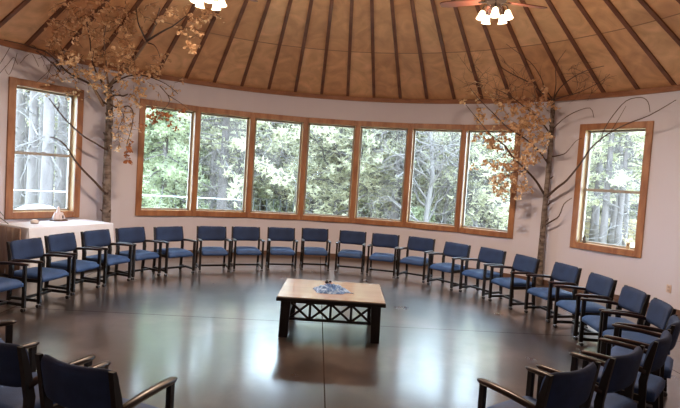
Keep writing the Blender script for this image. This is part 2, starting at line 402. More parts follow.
# ------------------------------------------------------------------ chairs
def make_chair():
    root = empty('armchair')
    mb = MB()
    def seat(u, v, s):
        e = lambda t: math.copysign(abs(t)**.8, t)
        x = .213*e(u)*(1-.05*max(0, -v)); y = -.012+.240*e(v)
        edge = max(abs(u), abs(v)); ro = max(0, 1-((1-edge)/.18))**2 if edge > .82 else 0
        cr = (1-u*u)*(1-v*v)
        z = .378 + .020*cr - .022*ro - (.018*max(0, v-.6)**2/.16 if v > .6 else 0) if s > 0 else .288 + .012*ro
        return (x, y, z)
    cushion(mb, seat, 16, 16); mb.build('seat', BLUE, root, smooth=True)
    mb = MB()
    def back(u, v, s):          # u across, v up
        x = .238*u*(1-.06*v**8); z = .620+.130*v*(1-.10*u**8) + .010*(u*u-1)*(1 if v > 0 else 0)*v
        lean = -.175-.062*((z-.40)/.35)
        curve = .045*(u*u-1)    # hollow towards the sitter
        th = .033*(1-.35*abs(u)**8)*(1-.8*abs(v)**8)
        return (x, lean+curve+th*s+.016, z)
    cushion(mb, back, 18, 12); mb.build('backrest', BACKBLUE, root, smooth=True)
    for s in (-1, 1):
        mb = MB(); mb.box((s*.243, .207, .295), (.032, .042, .49), bev=.004); mb.build('leg', BLACKWOOD, root)
        mb = MB()               # rear leg runs up into the back post
        pr = [(-.205, .05), (-.185, .30), (-.178, .44), (-.205, .60), (-.238, .742)]
        vs = []; W2 = .015; D2 = [.020, .021, .026, .022, .012]
        for (y, z), d in zip(pr, D2):
            vs += [(s*.243-W2, y-d, z), (s*.243+W2, y-d, z), (s*.243+W2, y+d, z), (s*.243-W2, y+d, z)]
        fs = [(3, 2, 1, 0), (16, 17, 18, 19)] + [(k*4+i, k*4+(i+1) % 4, k*4+4+(i+1) % 4, k*4+4+i) for k in range(4) for i in range(4)]
        mb.add(vs, fs); mb.build('leg', BLACKWOOD, root)
        mb = MB()               # armrest: slight downward crook at the back, rounded nose
        prof = [(-.195, .510, .018, .020), (-.14, .526, .021, .019), (0, .538, .025, .018), (.12, .541, .027, .017), (.215, .541, .026, .017), (.242, .543, .018, .010), (.25, .541, .010, .006)]
        vs = []
        for y, z, wx, hz in prof:
            for k in range(10):
                a = 2*pi*k/10; cx, cz = cos(a), sin(a)
                vs.append((s*.245+wx*math.copysign(abs(cx)**.6, cx), y, z+hz*math.copysign(abs(cz)**.6, cz)))
        nn = len(prof)
        fs = [tuple(range(10)), tuple((nn-1)*10+k for k in range(10))[::-1]] + [(i*10+k, i*10+10+k, i*10+10+(k+1) % 10, i*10+(k+1) % 10) for i in range(nn-1) for k in range(10)]
        mb.add(vs, fs); mb.build('armrest', ARMWOOD, root, smooth=True)
        MB().box((s*.243, 0, .083), (.028, .385, .034), bev=.003).build('side_rail', BLACKWOOD, root)
        MB().box((s*.232, -.0, .312), (.022, .37, .04)).build('seat_rail', BLACKWOOD, root)
        for y in (.207, -.205):
            st = MB().lathe([(.006, .028), (.006, .06), (.012, .062)], 8, c=(s*.243, y, 0)).build('caster', CHROME, root)
            w_ = MB()
            for dx in (-.011, .011):
                w_.lathe([(.008, -.007), (.021, -.006), (.021, .006), (.008, .007)], 12, c=(s*.243+dx, y-.008, .021), M=Matrix.Rotation(pi/2, 4, 'Y'))
            w_.build('wheel', RUBBER, st)
    MB().box((0, -.03, .083), (.465, .034, .030), bev=.003).build('stretcher', BLACKWOOD, root)
    return root
G = 'blue office chairs set in a ring'
CH = [
 (-3.685, .202, -75, 'blue armchair cut off by the left photo edge, nearest in the left row'),
 (-3.522, .869, -78.4, 'blue armchair in front of left end of the white cloth table'),
 (-3.441, 1.519, -76.6, 'blue armchair before the white cloth table, under the pale crystal figure'),
 (-3.252, 2.101, -70, 'blue armchair before the right end of the white cloth table'),
 (-3.0, 2.658, -58, 'blue armchair just right of the cloth table by left birch trunk'),
 (-2.568, 3.072, -46, 'blue armchair turned right under the leftmost pane of the window row'),
 (-2.028, 3.487, -23.3, 'blue armchair under the second pane from left of the window row'),
 (-1.485, 3.763, -19.2, 'blue armchair under the post between second and third panes from left'),
 (-.892, 4.008, -11.7, 'blue armchair under the third pane, behind left corner of coffee table'),
 (-.282, 4.243, -7.6, 'blue armchair directly behind the coffee table and its blue cloth'),
 (.39, 4.188, 7.3, 'blue armchair behind right half of coffee table, under middle window post'),
 (.982, 4.025, 13, 'blue armchair under fifth pane, right of the coffee table'),
 (1.561, 3.824, 30.2, 'blue armchair under the sixth pane from left of the window row'),
 (2.035, 3.311, 48.9, 'blue armchair under left half of the rightmost row pane'),
 (2.478, 2.844, 57.5, 'blue armchair under right edge of the window row'),
 (2.77, 2.226, 71.1, 'blue armchair left of the foot of the right indoor birch trunk'),
 (3.091, 1.609, 75.8, 'blue armchair right of the birch foot, lower left of right window'),
 (3.168, .864, 85.5, 'blue armchair directly below the single right window'),
 (3.121, .118, 94.5, 'blue armchair right of the one below the single right window'),
 (3.03, -.463, 104.3, 'blue armchair whose back stands just under the wall outlet'),
 (2.732, -1.035, 125.9, 'blue armchair at right photo edge, back seen nearly edge-on'),
 (2.319, -1.528, 132.2, 'third armchair from the camera on the right, back cut by photo edge'),
 (1.828, -1.952, 140.1, 'second nearest armchair lower right, seen from behind'),
 (1.323, -2.31, 146.4, 'nearest armchair lower right, seen from behind, its seat cut off below'),
 (-1.156, -2.641, -158.9, 'nearest armchair lower left, full curved back seen from behind'),
 (-1.746, -2.377, -157.4, 'armchair seen from behind at bottom left corner, back cut by edge'),
 (-2.62, -1.66, -136, 'armchair at lower left edge, only an armrest tip in view')]
proto = make_chair()
for i, (x, y, t, lab) in enumerate(CH):
    o = proto if i == 0 else copy_tree(proto)
    o.location = (x, y, 0); o.rotation_euler = (0, 0, pi - R_(t))
    tag(o, lab, 'chair', G)

# ------------------------------------------------------------------ coffee table and what lies on it
ct = empty('coffee_table', (.055, .485, 0), R_(-1.2)); tag(ct, 'low square-cornered coffee table with light wood top and black X-lattice base', 'table')
tx, ty = .585, .49
MB().box((0, 0, .446), (2*tx-.012, 2*ty-.012, .010), bev=.003).build('tabletop', TABLETOP, ct)
MB().box((0, 0, .421), (2*tx, 2*ty, .042), bev=.006).build('table_edge', BLACKWOOD, ct)
lx, ly = tx-.100, ty-.095
for sx in (-1, 1):
    for sy in (-1, 1):
        mb = MB(); vs = []
        for z, k in ((0, .047), (.40, .052)):
            for dx, dy in ((-k, -k), (k, -k), (k, k), (-k, k)): vs.append((sx*(lx+(.012 if z == 0 else 0))+dx, sy*(ly+(.008 if z == 0 else 0))+dy, z))
        mb.add(vs, [(3, 2, 1, 0), (4, 5, 6, 7)] + [(i, (i+1) % 4, 4+(i+1) % 4, 4+i) for i in range(4)]); mb.build('leg', BLACKWOOD, ct)
def lattice(M, L, nx, name):
    mb = MB(); z0, z1 = .205, .375
    mb.box((0, 0, .388), (L, .03, .034), M); mb.box((0, 0, z0-.01), (L, .03, .026), M)
    for i in range(nx):
        xa, xb = -L/2+L*i/nx, -L/2+L*(i+1)/nx
        dx, dz = xb-xa-.02, z1-z0
        for s in (-1, 1):
            Mr = M @ Matrix.Translation(((xa+xb)/2, .004*s, (z0+z1)/2)) @ Matrix.Rotation(-s*atan2(dz, dx), 4, 'Y')
            mb.box((0, 0, 0), (hypot(dx, dz), .016, .024), Mr)
        if i: mb.box((xa, 0, (z0+z1)/2), (.026, .026, dz), M)
    mb.build(name, BLACKWOOD, ct)
for s in (-1, 1):
    lattice(Matrix.Translation((0, s*ly, 0)), 2*lx-.08, 4, 'lattice_apron')
    lattice(Matrix.Translation((s*lx, 0, 0)) @ Matrix.Rotation(pi/2, 4, 'Z'), 2*ly-.08, 3, 'lattice_apron')
# crumpled cloth
mb = MB(); rnd = random.Random(4); nu, nv = 48, 20; vs = []; fs = []
def hgt(r, a):
    w = .5+.5*sin(5*a+9*r)*cos(3*a-7*r+1.3)
    return max(0, (1-r**2.6))*(.040+.036*w+.016*sin(11*a+17*r))
for i in range(nv+1):
    r = i/nv
    for j in range(nu):
        a = 2*pi*j/nu; e = 1+.09*sin(3*a+1)+.07*sin(5*a)+.05*sin(9*a+2)
        vs.append((.205*r*e*cos(a), .14*r*e*sin(a), .453+hgt(r, a)))
for i in range(nv):
    for j in range(nu): fs.append((i*nu+j, i*nu+(j+1) % nu, (i+1)*nu+(j+1) % nu, (i+1)*nu+j))
vb = len(vs); vs += [(x, y, .4505) for x, y, z in vs[nv*nu:nv*nu+nu]]
for j in range(nu): fs.append((nv*nu+j, nv*nu+(j+1) % nu, vb+(j+1) % nu, vb+j))
fs.append(tuple(vb+j for j in range(nu))[::-1])
mb.add(vs, fs); cl = mb.build('crumpled_cloth', THROW, smooth=True); cl.location = (.035, .40, 0); cl.rotation_euler = (0, 0, R_(-6))
tag(cl, 'crumpled blue and white cloth lying on the coffee table', 'cloth')
MB().tube([(.2, -.01, .456), (.225, -.02, .455), (.25, -.03, .455), (.262, -.028, .46)], [.003, .003, .003, .007], 6).build('tassel', THROW, cl)
tk = empty('trinket', (.005, .47, .500)); tag(tk, 'small pink and black trinket nestled on the blue cloth', 'ornament')
mb = MB(); mb.lathe([(.03, -.01), (.048, .0), (.050, .014), (.038, .028), (.016, .036)], 14); mb.build('stone', PINKST, tk, smooth=True)
mb = MB(); mb.lathe([(.018, .03), (.028, .042), (.016, .056), (.006, .068)], 10, c=(-.018, -.01, 0)); mb.lathe([(.01, .04), (.018, .05), (.008, .062)], 8, c=(.022, -.012, 0)); mb.build('black_top', BLACK, tk, smooth=True)

# ------------------------------------------------------------------ cloth-covered side table
d = Vector((.65, 1.27, 0)).normalized(); nn = Vector((-d.y, d.x, 0)); FL = Vector((-4.33, 1.98, 0)); TL, TWd = 1.44, .72
ang_t = atan2(d.y, d.x); st = empty('folding_table', FL + d*(TL/2) + nn*(TWd/2), ang_t)
tag(st, 'long folding table hidden under a white cloth below left window', 'table')
MB().box((0, 0, .715), (TL-.02, TWd-.02, .035), bev=.005).build('tabletop', mat('grey_laminate', (.35, .33, .3), .5), st)
for sx in (-1, 1):
    for sy in (-1, 1):
        MB().tube([(sx*(TL/2-.14), sy*(TWd/2-.08), 0), (sx*(TL/2-.14), sy*(TWd/2-.08), .70)], .015, 8).build('leg', mat('grey_steel', (.2, .2, .2), .4, metal=.8), st)
mb = MB(); per = []; zt = .742; nfold = 260
corn = [(-TL/2, -TWd/2), (TL/2, -TWd/2), (TL/2, TWd/2), (-TL/2, TWd/2)]; tot = 2*(TL+TWd)
for i in range(nfold):
    s = tot*i/nfold
    if s < TL: x, y, ox, oy, e = -TL/2+s, -TWd/2, 0, -1, min(s, TL-s)
    elif s < TL+TWd: x, y, ox, oy, e = TL/2, -TWd/2+s-TL, 1, 0, min(s-TL, TL+TWd-s)
    elif s < 2*TL+TWd: x, y, ox, oy, e = TL/2-(s-TL-TWd), TWd/2, 0, 1, min(s-TL-TWd, 2*TL+TWd-s)
    else: x, y, ox, oy, e = -TL/2, TWd/2-(s-2*TL-TWd), -1, 0, min(s-2*TL-TWd, tot-s)
    per.append((x, y, ox, oy, e, s))
rows = [(.0, 0), (.012, .004), (.05, .006), (.2, .012), (.4, .02), (.58, .026), (.70, .03)]
vs = []
for dz, o_ in rows:
    for x, y, ox, oy, e, s in per:
        amp = dz*(.045 if ox else .030)
        fold = .5+.5*sin(s*34+2*sin(s*5)); k = o_+amp*fold + (.05*dz*max(0, 1-e/.12))
        if oy > 0: k = min(k, .006)
        vs.append((x+ox*k, y+oy*k, zt-dz))
n_ = nfold; fs = [(i*n_+j, (i+1)*n_+j, (i+1)*n_+(j+1) % n_, i*n_+(j+1) % n_) for i in range(len(rows)-1) for j in range(n_)]
fs.append(tuple(range(n_)))
mb.add(vs, fs); tc_ = mb.build('tablecloth', CLOTH); tc_.location = st.location; tc_.rotation_euler = (0, 0, ang_t)
tag(tc_, 'white cloth hanging in folds to near the floor over the left side table', 'tablecloth')
def on_table(px, py):           # point of the cloth's top seen at a photo pixel
    dd = FW + RT*((px-340)/F) + UP*((204-py)/F); t = (zt-CAM.z)/dd.z; return CAM + dd*t
sp_ = on_table(34.5, 223.5)
sh = MB(); sh.lathe([(.03, .0), (.058, .010), (.066, .028), (.046, .052), (.016, .064)], 14, M=Matrix.Scale(.75, 4, (0, 1, 0))); sh = sh.build('sea_shell', SHELL, smooth=True)
sh.location = sp_ + Vector((0, 0, .001)); tag(sh, 'small whitish shell near the left end of the white cloth', 'shell')
MB().lathe([(.052, -.0), (.055, .006), (.02, .008)], 14).build('shell_base', TRAY, sh)
fp = Vector((-4.50, 3.10, zt)); tr = empty('crystal_figure', fp, ang_t); tag(tr, 'cluster of pale lilac stones on a dark tray under left window', 'figurine')
MB().box((0, 0, .012), (.24, .13, .022), bev=.006).build('tray', TRAY, tr)
for (x, y, r, h) in ((-.055, 0, .052, .13), (.058, .01, .050, .12), (0, .02, .045, .22), (0, -.035, .040, .09)):
    rr = random.Random(int(1000*(x+1))); mb = MB()
    prof = [(r*.8, .02), (r*1.05, .02+h*.2), (r*.85, .02+h*.5), (r*.55, .02+h*.7), (r*.5, .02+h*.86), (r*.12, .02+h)]
    mb.lathe(prof, 9, c=(x, y, 0)); mb.build('stone', CRYST, tr)
mb = MB().box((.012, -.085, .07), (.014, .012, .05)).build('dark_mark', BLACK, tr)
bd = MB(); vs = []; n_ = 40  # thin folded brown panel just outside the tablecloth's near end
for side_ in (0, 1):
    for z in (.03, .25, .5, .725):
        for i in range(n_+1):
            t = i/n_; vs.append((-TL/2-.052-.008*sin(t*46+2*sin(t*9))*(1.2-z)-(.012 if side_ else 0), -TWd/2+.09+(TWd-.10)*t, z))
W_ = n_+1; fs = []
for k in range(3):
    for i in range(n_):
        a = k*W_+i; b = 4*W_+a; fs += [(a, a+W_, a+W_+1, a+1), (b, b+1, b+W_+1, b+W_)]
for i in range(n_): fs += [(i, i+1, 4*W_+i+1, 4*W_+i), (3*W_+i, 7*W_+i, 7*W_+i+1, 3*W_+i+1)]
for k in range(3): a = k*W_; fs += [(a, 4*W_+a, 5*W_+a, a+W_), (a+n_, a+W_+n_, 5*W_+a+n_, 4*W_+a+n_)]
bd.add(vs, fs); bd = bd.build('brown_end_panel', mat('brown_stripe', (.20, .14, .11), .9, noise=((3, 30, 1), (.30, .22, .17), 4, .35, .65)), smooth=True)
bd.location = st.location; bd.rotation_euler = (0, 0, ang_t); tag(bd, 'brown striped panel with folds down the near left end of the side table', 'drape')
# potted plant at far left, only its leaf tips enter the picture
pp = empty('potted_plant', (-4.98, 1.55, 0)); tag(pp, 'dark spiky potted plant at left edge, only leaf tips in view', 'plant')
MB().lathe([(.11, 0), (.15, .28), (.165, .28), (.165, .32), (.14, .32), (.13, .26)], 20).build('pot', POT, pp, smooth=True)
MB().lathe([(.138, .25), (.135, .29), (.01, .295)], 16).build('soil', TRAY, pp)
rr = random.Random(3)
for k in range(9):
    a = 2*pi*k/9+.3; L = .5+.15*rr.random(); pts = []
    for i in range(7):
        t = i/6; pts.append(Vector((cos(a)*L*.62*t, sin(a)*L*.62*t, .28+L*1.05*t-L*.45*t*t)))
    if k < 2:                   # two long leaves arch over towards the table
        e_ = at(8.5, 224, 8.45) - Vector((-4.98, 1.55, 0)) + Vector((-.10, .05, .10))*k; b_ = Vector((0, 0, .28)); a = atan2(e_.y, e_.x)
        pts = [b_.lerp(e_, i/6) + Vector((0, 0, .42*sin(pi*i/6)*(.8+.2*k))) for i in range(7)]
    mb = MB(); vs = []
    for i, p_ in enumerate(pts):
        w_ = .028*(1-(i/6)**2)+.002; q = Vector((-sin(a), cos(a), 0))*w_; vs += [p_-q, p_+Vector((0, 0, -.008)), p_+q, p_+Vector((0, 0, .006))]
    fs = [(i*4+k_, i*4+(k_+1) % 4, i*4+4+(k_+1) % 4, i*4+4+k_) for i in range(6) for k_ in range(4)] + [(0, 3, 2, 1), (24, 25, 26, 27)]
    mb.add(vs, fs); mb.build('leaf', PLANT, pp)

# ------------------------------------------------------------------ ceiling fans with lamps
def make_fan():
    root = empty('ceiling_fan')     # origin: lamp cluster centre
    MB().tube([(0, 0, .42), (0, 0, 1.95)], .014, 10).build('downrod', BRONZE, root)
    MB().lathe([(.02, 1.82), (.05, 1.84), (.075, 1.90), (.08, 1.98)], 20).build('canopy', BRONZE, root, smooth=True)
    MB().lathe([(.02, .40), (.05, .38), (.10, .34), (.135, .29), (.135, .22), (.11, .18), (.06, .165), (.05, .14), (.06, .12), (.045, .08), (.02, .06)], 24).build('motor_housing', BRONZE, root, smooth=True)
    for k in range(5):
        a = 2*pi*k/5 + R_(27); M = Matrix.Rotation(a, 4, 'Z') @ Matrix.Translation((0, 0, .20)) @ Matrix.Rotation(R_(11), 4, 'X')
        prof = [(.17, .045), (.22, .058), (.40, .066), (.58, .068), (.64, .058), (.66, .035)]
        vs = []
        for x, h in prof: vs += [M @ Vector((x, -h, -.004)), M @ Vector((x, h, -.004)), M @ Vector((x, h, .004)), M @ Vector((x, -h, .004))]
        nn_ = len(prof); fs = [(3, 2, 1, 0), tuple((nn_-1)*4+i for i in range(4))] + [(i*4+q, i*4+(q+1) % 4, i*4+4+(q+1) % 4, i*4+4+q) for i in range(nn_-1) for q in range(4)]
        mb = MB().add(vs, fs).build('blade', BLADE, root)
        MB().box((.13, 0, -.008), (.14, .03, .008), M).build('blade_arm', BRONZE, mb)
    for k in range(5):
        a = 2*pi*k/5 - pi/2; ox, oy = cos(a), sin(a)
        mb = MB().tube([(ox*.03, oy*.03, .11), (ox*.08, oy*.08, .14), (ox*.12, oy*.12, .135), (ox*.143, oy*.143, .11), (ox*.15, oy*.15, .075)], .007, 8).build('lamp_arm', BRONZE, root)
        Mt = Matrix.Rotation(.20, 4, Vector((-oy, ox, 0)))
        sh = MB(); prof = [(.018, .052), (.029, .045), (.038, .012), (.045, -.02), (.056, -.048)]
        vs = []; fs = []; n = 18
        for r, z in prof + [(r-.003, z) for r, z in prof[::-1]]:
            for j in range(n): vs.append(Mt.inverted() @ Vector((r*cos(2*pi*j/n), r*sin(2*pi*j/n), z)) + Vector((ox*.155, oy*.155, .02)))
        for i in range(len(prof)*2-1):
            for j in range(n): fs.append((i*n+j, i*n+(j+1) % n, (i+1)*n+(j+1) % n, (i+1)*n+j))
        sh.add(vs, fs); sh.build('lamp_shade', SHADE, root, smooth=True)
        MB().lathe([(.010, .055), (.016, .045), (.019, .030), (.014, .018), (.004, .012)], 12, c=(ox*.155, oy*.155, .02)).build('bulb', mat('lit_bulb', (1, .9, .7), .5, emit=((1, .80, .52), 9)), root, smooth=True)
    return root
f1 = make_fan(); f2 = copy_tree(f1)
f1.location = at(208.5, 3.0, 6.4); f2.location = at(494.5, 18.0, 6.4)
f2.rotation_euler = (0, 0, -.27); f1.rotation_euler = (0, 0, .27)
tag(f1, 'left ceiling fan with lit frosted glass lamp shades, cut by photo top', 'ceiling fan', 'ceiling fans')
tag(f2, 'right ceiling fan with five lit frosted lamp shades and reddish blades', 'ceiling fan', 'ceiling fans')
for f in (f1, f2):
    for k in range(5):
        a = 2*pi*k/5 - pi/2 + f.rotation_euler.z
        ld = bpy.data.lights.new('bulb_light', 'POINT'); ld.energy = LAMP_W; ld.color = (1, .72, .52); ld.shadow_soft_size = .03
        lo = bpy.data.objects.new('bulb_light', ld); C.objects.link(lo); lo.location = Vector(f.location) + Vector((cos(a)*.158, sin(a)*.158, -.005))

# ------------------------------------------------------------------ indoor birch trees with dried leaves
class Plant3:
    def __init__(s, seed): s.r = random.Random(seed); s.leaf = MB(); s.leafr = MB(); s.twig = MB()
    def leafat(s, p, size, mb=None):
        r = s.r; mb = mb or s.leaf
        if p.z > ZC+(RW-hypot(p.x, p.y))*SL-.11 or hypot(p.x, p.y) > RW-.07: return
        d = Vector((r.gauss(0, 1), r.gauss(0, 1), r.gauss(-.6, .8))).normalized(); q = d.orthogonal().normalized()
        q = (q*cos(r.random()*6) + d.cross(q)*sin(r.random()*6)).normalized(); nrm = d.cross(q)*.22
        L = size*(.7+.6*r.random()); W = L*.38
        pts = [p, p+d*L*.35-q*W+nrm*L, p+d*L*.8-q*W*.7+nrm*L*.6, p+d*L, p+d*L*.8+q*W*.7+nrm*L*.6, p+d*L*.35+q*W+nrm*L]
        mid = [p+d*L*.5]
        mb.add(pts+mid, [(0, 1, 6), (1, 2, 6), (2, 3, 6), (3, 4, 6), (4, 5, 6), (5, 0, 6)])
    def spray(s, p, d, L, nl, size, depth=1, mb=None, lrad=.0035):
        r = s.r; pts = [p]; cur = Vector(p); dd = Vector(d).normalized()
        for i in range(4):
            dd = (dd + Vector((r.gauss(0, .22), r.gauss(0, .22), r.gauss(-.03, .2)))).normalized(); cur = cur+dd*L/4
            h_ = hypot(cur.x, cur.y)
            if h_ > RW-.05: cur.x *= (RW-.05)/h_; cur.y *= (RW-.05)/h_
            cur.z = min(cur.z, ZC+(RW-hypot(cur.x, cur.y))*SL-.08); pts.append(cur.copy())
        s.twig.tube(pts, [lrad, lrad*.9, lrad*.8, lrad*.6, lrad*.4], 4, cap=False)
        for i in range(nl):
            t = r.random()**.7*3.99; k = int(t); q = pts[k].lerp(pts[k+1], t-k)
            c = q + Vector((r.gauss(0, .018), r.gauss(0, .018), r.gauss(-.01, .018)))
            for _ in range(2): s.leafat(c, size, mb)
        if depth > 0:
            for i in range(2 if L > .25 else 1):
                k = r.randint(1, 3); dv = (dd + Vector((r.gauss(0, .8), r.gauss(0, .8), r.gauss(0, .7)))).normalized()
                s.spray(pts[k], dv, L*.6, nl//2, size, depth-1, mb, lrad*.8)
def smoothpts(pts, k=3):
    out = []; n = len(pts)
    for i in range(n-1):
        p0, p1, p2, p3 = pts[max(i-1, 0)], pts[i], pts[i+1], pts[min(i+2, n-1)]
        for j in range(k):
            t = j/k; out.append(.5*((2*p1)+(p2-p0)*t+(2*p0-5*p1+4*p2-p3)*t*t+(3*p1-p0-3*p2+p3)*t**3))
    out.append(pts[-1]); return out
def inside(px, py, D):          # walks back towards the camera until the point is in the room
    p = at(px, py, D)
    while p.z > ZC+(RW-hypot(p.x, p.y))*SL-.16 or hypot(p.x, p.y) > RW-.10:
        D -= .05; p = at(px, py, D)
    return p
def branch(mb, px, r0_, r1_, n=6, jit=0, rnd=None):
    pts = smoothpts([inside(*p) for p in px]); k = len(pts)
    if jit: pts = [p + Vector((rnd.gauss(0, jit), rnd.gauss(0, jit), rnd.gauss(0, jit))) if 0 < i else p for i, p in enumerate(pts)]
    mb.tube(pts, [r0_+(r1_-r0_)*i/(k-1) for i in range(k)], n); return pts

# left tree --------------------------------------------------------
DT = 9.95
lt = empty('dried_birch_tree'); base = at(106.2, 221, DT); lt.location = (0, 0, 0)
tag(lt, 'dried birch tree with tan leaves standing indoors behind the white cloth table', 'tree')
g0 = at(106.2, 221, DT); g0 = Vector((g0.x-.01, g0.y, 0))
tr_pts = smoothpts([g0, at(106.3, 221, DT), at(106.8, 185, DT), at(107.8, 150, DT), at(109.3, 122, DT), at(109.8, 100, DT), at(108.2, 86, DT)], 4)
rn = random.Random(11); kk = len(tr_pts)
MB().tube(tr_pts, [.080-.032*i/(kk-1)+rn.uniform(-.004, .004) for i in range(kk)], 12).build('trunk', BARK, lt, smooth=True)
mb = MB()
for i in range(22):
    p_ = tr_pts[rn.randint(5, kk-2)]; a = rn.uniform(pi, 2*pi); q = p_+Vector((cos(a), sin(a), 0))*.06
    mb.tube([q, q+Vector((cos(a)*.05, sin(a)*.05, .04))], [.02, .008], 5)
mb.build('knots', TWIG, lt)
pl = Plant3(5)
LB = [  # px,py,distance lists with radii
 ([(104, 192, DT-.05), (95, 182, DT-.15), (84, 171, DT-.2), (74, 159, DT-.3), (66, 146, DT-.35), (57, 139, DT-.35), (50, 137, DT-.4)], .022, .008, TWIG),
 ([(108, 151, DT-.05), (95, 143, DT-.2), (82, 135, DT-.3), (66, 120, DT-.45), (57, 109, DT-.55), (49, 98, DT-.6)], .018, .008, TWIG),
 ([(57.5, 109, DT-.55), (59, 105, DT-.6), (58.5, 102, DT-.6)], .008, .006, TWIG),
 ([(109, 96, DT-.05), (118, 95, DT-.1), (123, 96, DT-.2), (128, 94, DT-.25)], .022, .010, TWIG),
 ([(103.5, 106, DT-.05), (99, 98, DT-.15), (95, 91, DT-.2), (87, 77, DT-.4), (82, 67, DT-.6)], .024, .010, PALETWIG),
 ([(108, 90, DT), (114, 80, DT-.15), (125, 71, DT-.35), (136, 57, DT-.6), (147, 41, DT-.9), (154, 28, DT-1.1), (160, 8, DT-1.5)], .034, .010, PALETWIG),
 ([(147, 41, DT-.9), (158, 34, DT-1.3), (167, 29, DT-1.7), (173, 26, DT-2.0), (186, 16, DT-2.3)], .020, .007, TWIG),
 ([(148, 43, DT-.9), (154, 45, DT-1.0), (158, 51, DT-1.0), (160, 58, DT-1.0)], .010, .004, TWIG),
 ([(147, 41, DT-.9), (143, 34, DT-1.1), (138, 22, DT-1.4), (136, 4, DT-1.7)], .016, .006, TWIG),
 ([(109, 88, DT), (107, 76, DT-.1), (106, 60, DT-.3), (104, 42, DT-.6), (106, 26, DT-.9)], .020, .007, PALETWIG),
 ([(107, 88, DT), (98, 76, DT-.3), (92, 60, DT-.7), (90, 40, DT-1.1), (86, 20, DT-1.5)], .018, .006, TWIG),
 ([(104, 104, DT), (92, 86, DT-.2), (78, 78, DT-.4), (66, 71, DT-.6), (56, 60, DT-.8), (46, 52, DT-.9), (34, 48, DT-.9), (22, 44, DT-.9), (4, 40, DT-1.0)], .020, .006, TWIG),
 ([(60, 71, DT-.7), (52, 63, DT-.8), (44, 56, DT-.85), (36, 51, DT-.9)], .012, .008, TWIG),
 ([(112, 84, DT-.1), (128, 76, DT-.3), (146, 76, DT-.5), (166, 84, DT-.7), (178, 94, DT-.8)], .016, .005, TWIG),
 ([(110, 104, DT-.05), (118, 108, DT-.25), (128, 106, DT-.4), (133, 112, DT-.5), (132, 126, DT-.55), (127, 145, DT-.6), (127, 160, DT-.6)], .014, .004, TWIG),
 ([(118, 107, DT-.25), (124, 116, DT-.4), (118, 130, DT-.45), (120, 146, DT-.5)], .008, .003, TWIG),
 ([(160, 86, DT-.65), (170, 100, DT-.7), (160, 112, DT-.75), (150, 110, DT-.8)], .009, .004, TWIG),
 ([(168, 95, DT-.7), (182, 104, DT-.75), (190, 110, DT-.8)], .007, .003, TWIG),
]
for pts, a, b, mt in LB:
    mb = MB(); branch(mb, pts, a, b, 6); mb.build('branch', mt, lt, smooth=True)
r = pl.r
def cloud(pl, px, py, sx, sy, n, D, sD, nl=5, size=.045, L=.28, mb=None):
    for _ in range(n):
        p_ = inside(r.gauss(px, sx), r.gauss(py, sy), D+r.gauss(0, sD))
        pl.spray(p_, (r.gauss(0, 1), r.gauss(0, 1), r.gauss(-.1, .6)), L, nl, size, 1, mb)
D2 = DT-1.0
for c_ in ((75, 10, 9, 7, 9), (72, 22, 8, 8, 12), (92, 22, 10, 9, 16), (90, 42, 10, 8, 15), (63, 40, 6, 8, 9), (60, 52, 6, 6, 6), (72, 62, 8, 5, 7), (100, 8, 9, 7, 9), (118, 12, 8, 8, 9),
           (132, 10, 8, 6, 9), (142, 18, 7, 9, 8), (118, 48, 8, 10, 15), (104, 62, 8, 8, 13), (126, 62, 7, 8, 12), (142, 62, 7, 8, 12), (138, 42, 6, 7, 7), (122, 84, 8, 7, 11), (138, 82, 7, 7, 10), (97, 84, 6, 6, 5)):
    cloud(pl, c_[0], c_[1], c_[2], c_[3], int(c_[4]*.62), D2 if c_[1] < 55 else DT-.5, .35, nl=4, size=.056)
for c_ in ((176, 14, 7, 4, 5), (186, 34, 5, 6, 6), (205, 12, 7, 3, 4), (212, 16, 4, 3, 3), (196, 24, 6, 6, 3)):
    cloud(pl, *c_[:5], DT-2.2, .15, nl=4, size=.05, L=.2)
for c_ in ((52, 70, 8, 3, 3), (66, 76, 8, 4, 5), (84, 78, 6, 5, 4), (52, 88, 6, 3, 3), (76, 92, 6, 4, 5), (152, 84, 9, 4, 5), (172, 90, 8, 4, 4)):
    cloud(pl, *c_[:5], DT-.4, .12, nl=2, size=.045, L=.2)
for c_ in ((122, 116, 5, 5, 9), (128, 128, 5, 7, 11), (120, 134, 4, 7, 7), (132, 104, 5, 5, 6)):
    cloud(pl, *c_[:5], DT-.45, .1, nl=3, size=.045, L=.16)
for c_ in ((150, 112, 4, 3, 4), (160, 113, 5, 3, 5), (164, 120, 4, 4, 4), (186, 112, 4, 2, 2), (174, 118, 3, 3, 2), (147, 122, 2, 2, 1), (178, 130, 3, 2, 1)):
    cloud(pl, *c_[:5], DT-.75, .04, nl=3, size=.05, L=.10, mb=pl.leafr)
for c_ in ((127, 148, 3, 3, 3), (124, 152, 2, 2, 2), (127, 160, 2, 2, 2)):
    cloud(pl, *c_[:5], DT-.6, .04, nl=3, size=.05, L=.09, mb=pl.leafr)
for k in range(16):             # bare looping twigs over the left window
    x0, y0 = r.uniform(8, 70), r.uniform(48, 68); mb = pl.twig
    pts = smoothpts([inside(x0+12*t*r.uniform(.6, 1.2)*(-1)**k, y0+8*sin(3*t+k)+6*t, DT-.6-.3*r.random()) for t in (0, .5, 1, 1.5)], 3)
    mb.tube(pts, .0035, 4, cap=False)
pl.twig.build('twigs', TWIG, lt, kind='stuff'); f_ = pl.leaf.build('foliage', LEAF, lt); f_['kind'] = 'stuff'
f_ = pl.leafr.build('foliage', LEAFRED, lt); f_['kind'] = 'stuff'; f_['label'] = 'red-brown hanging leaves'

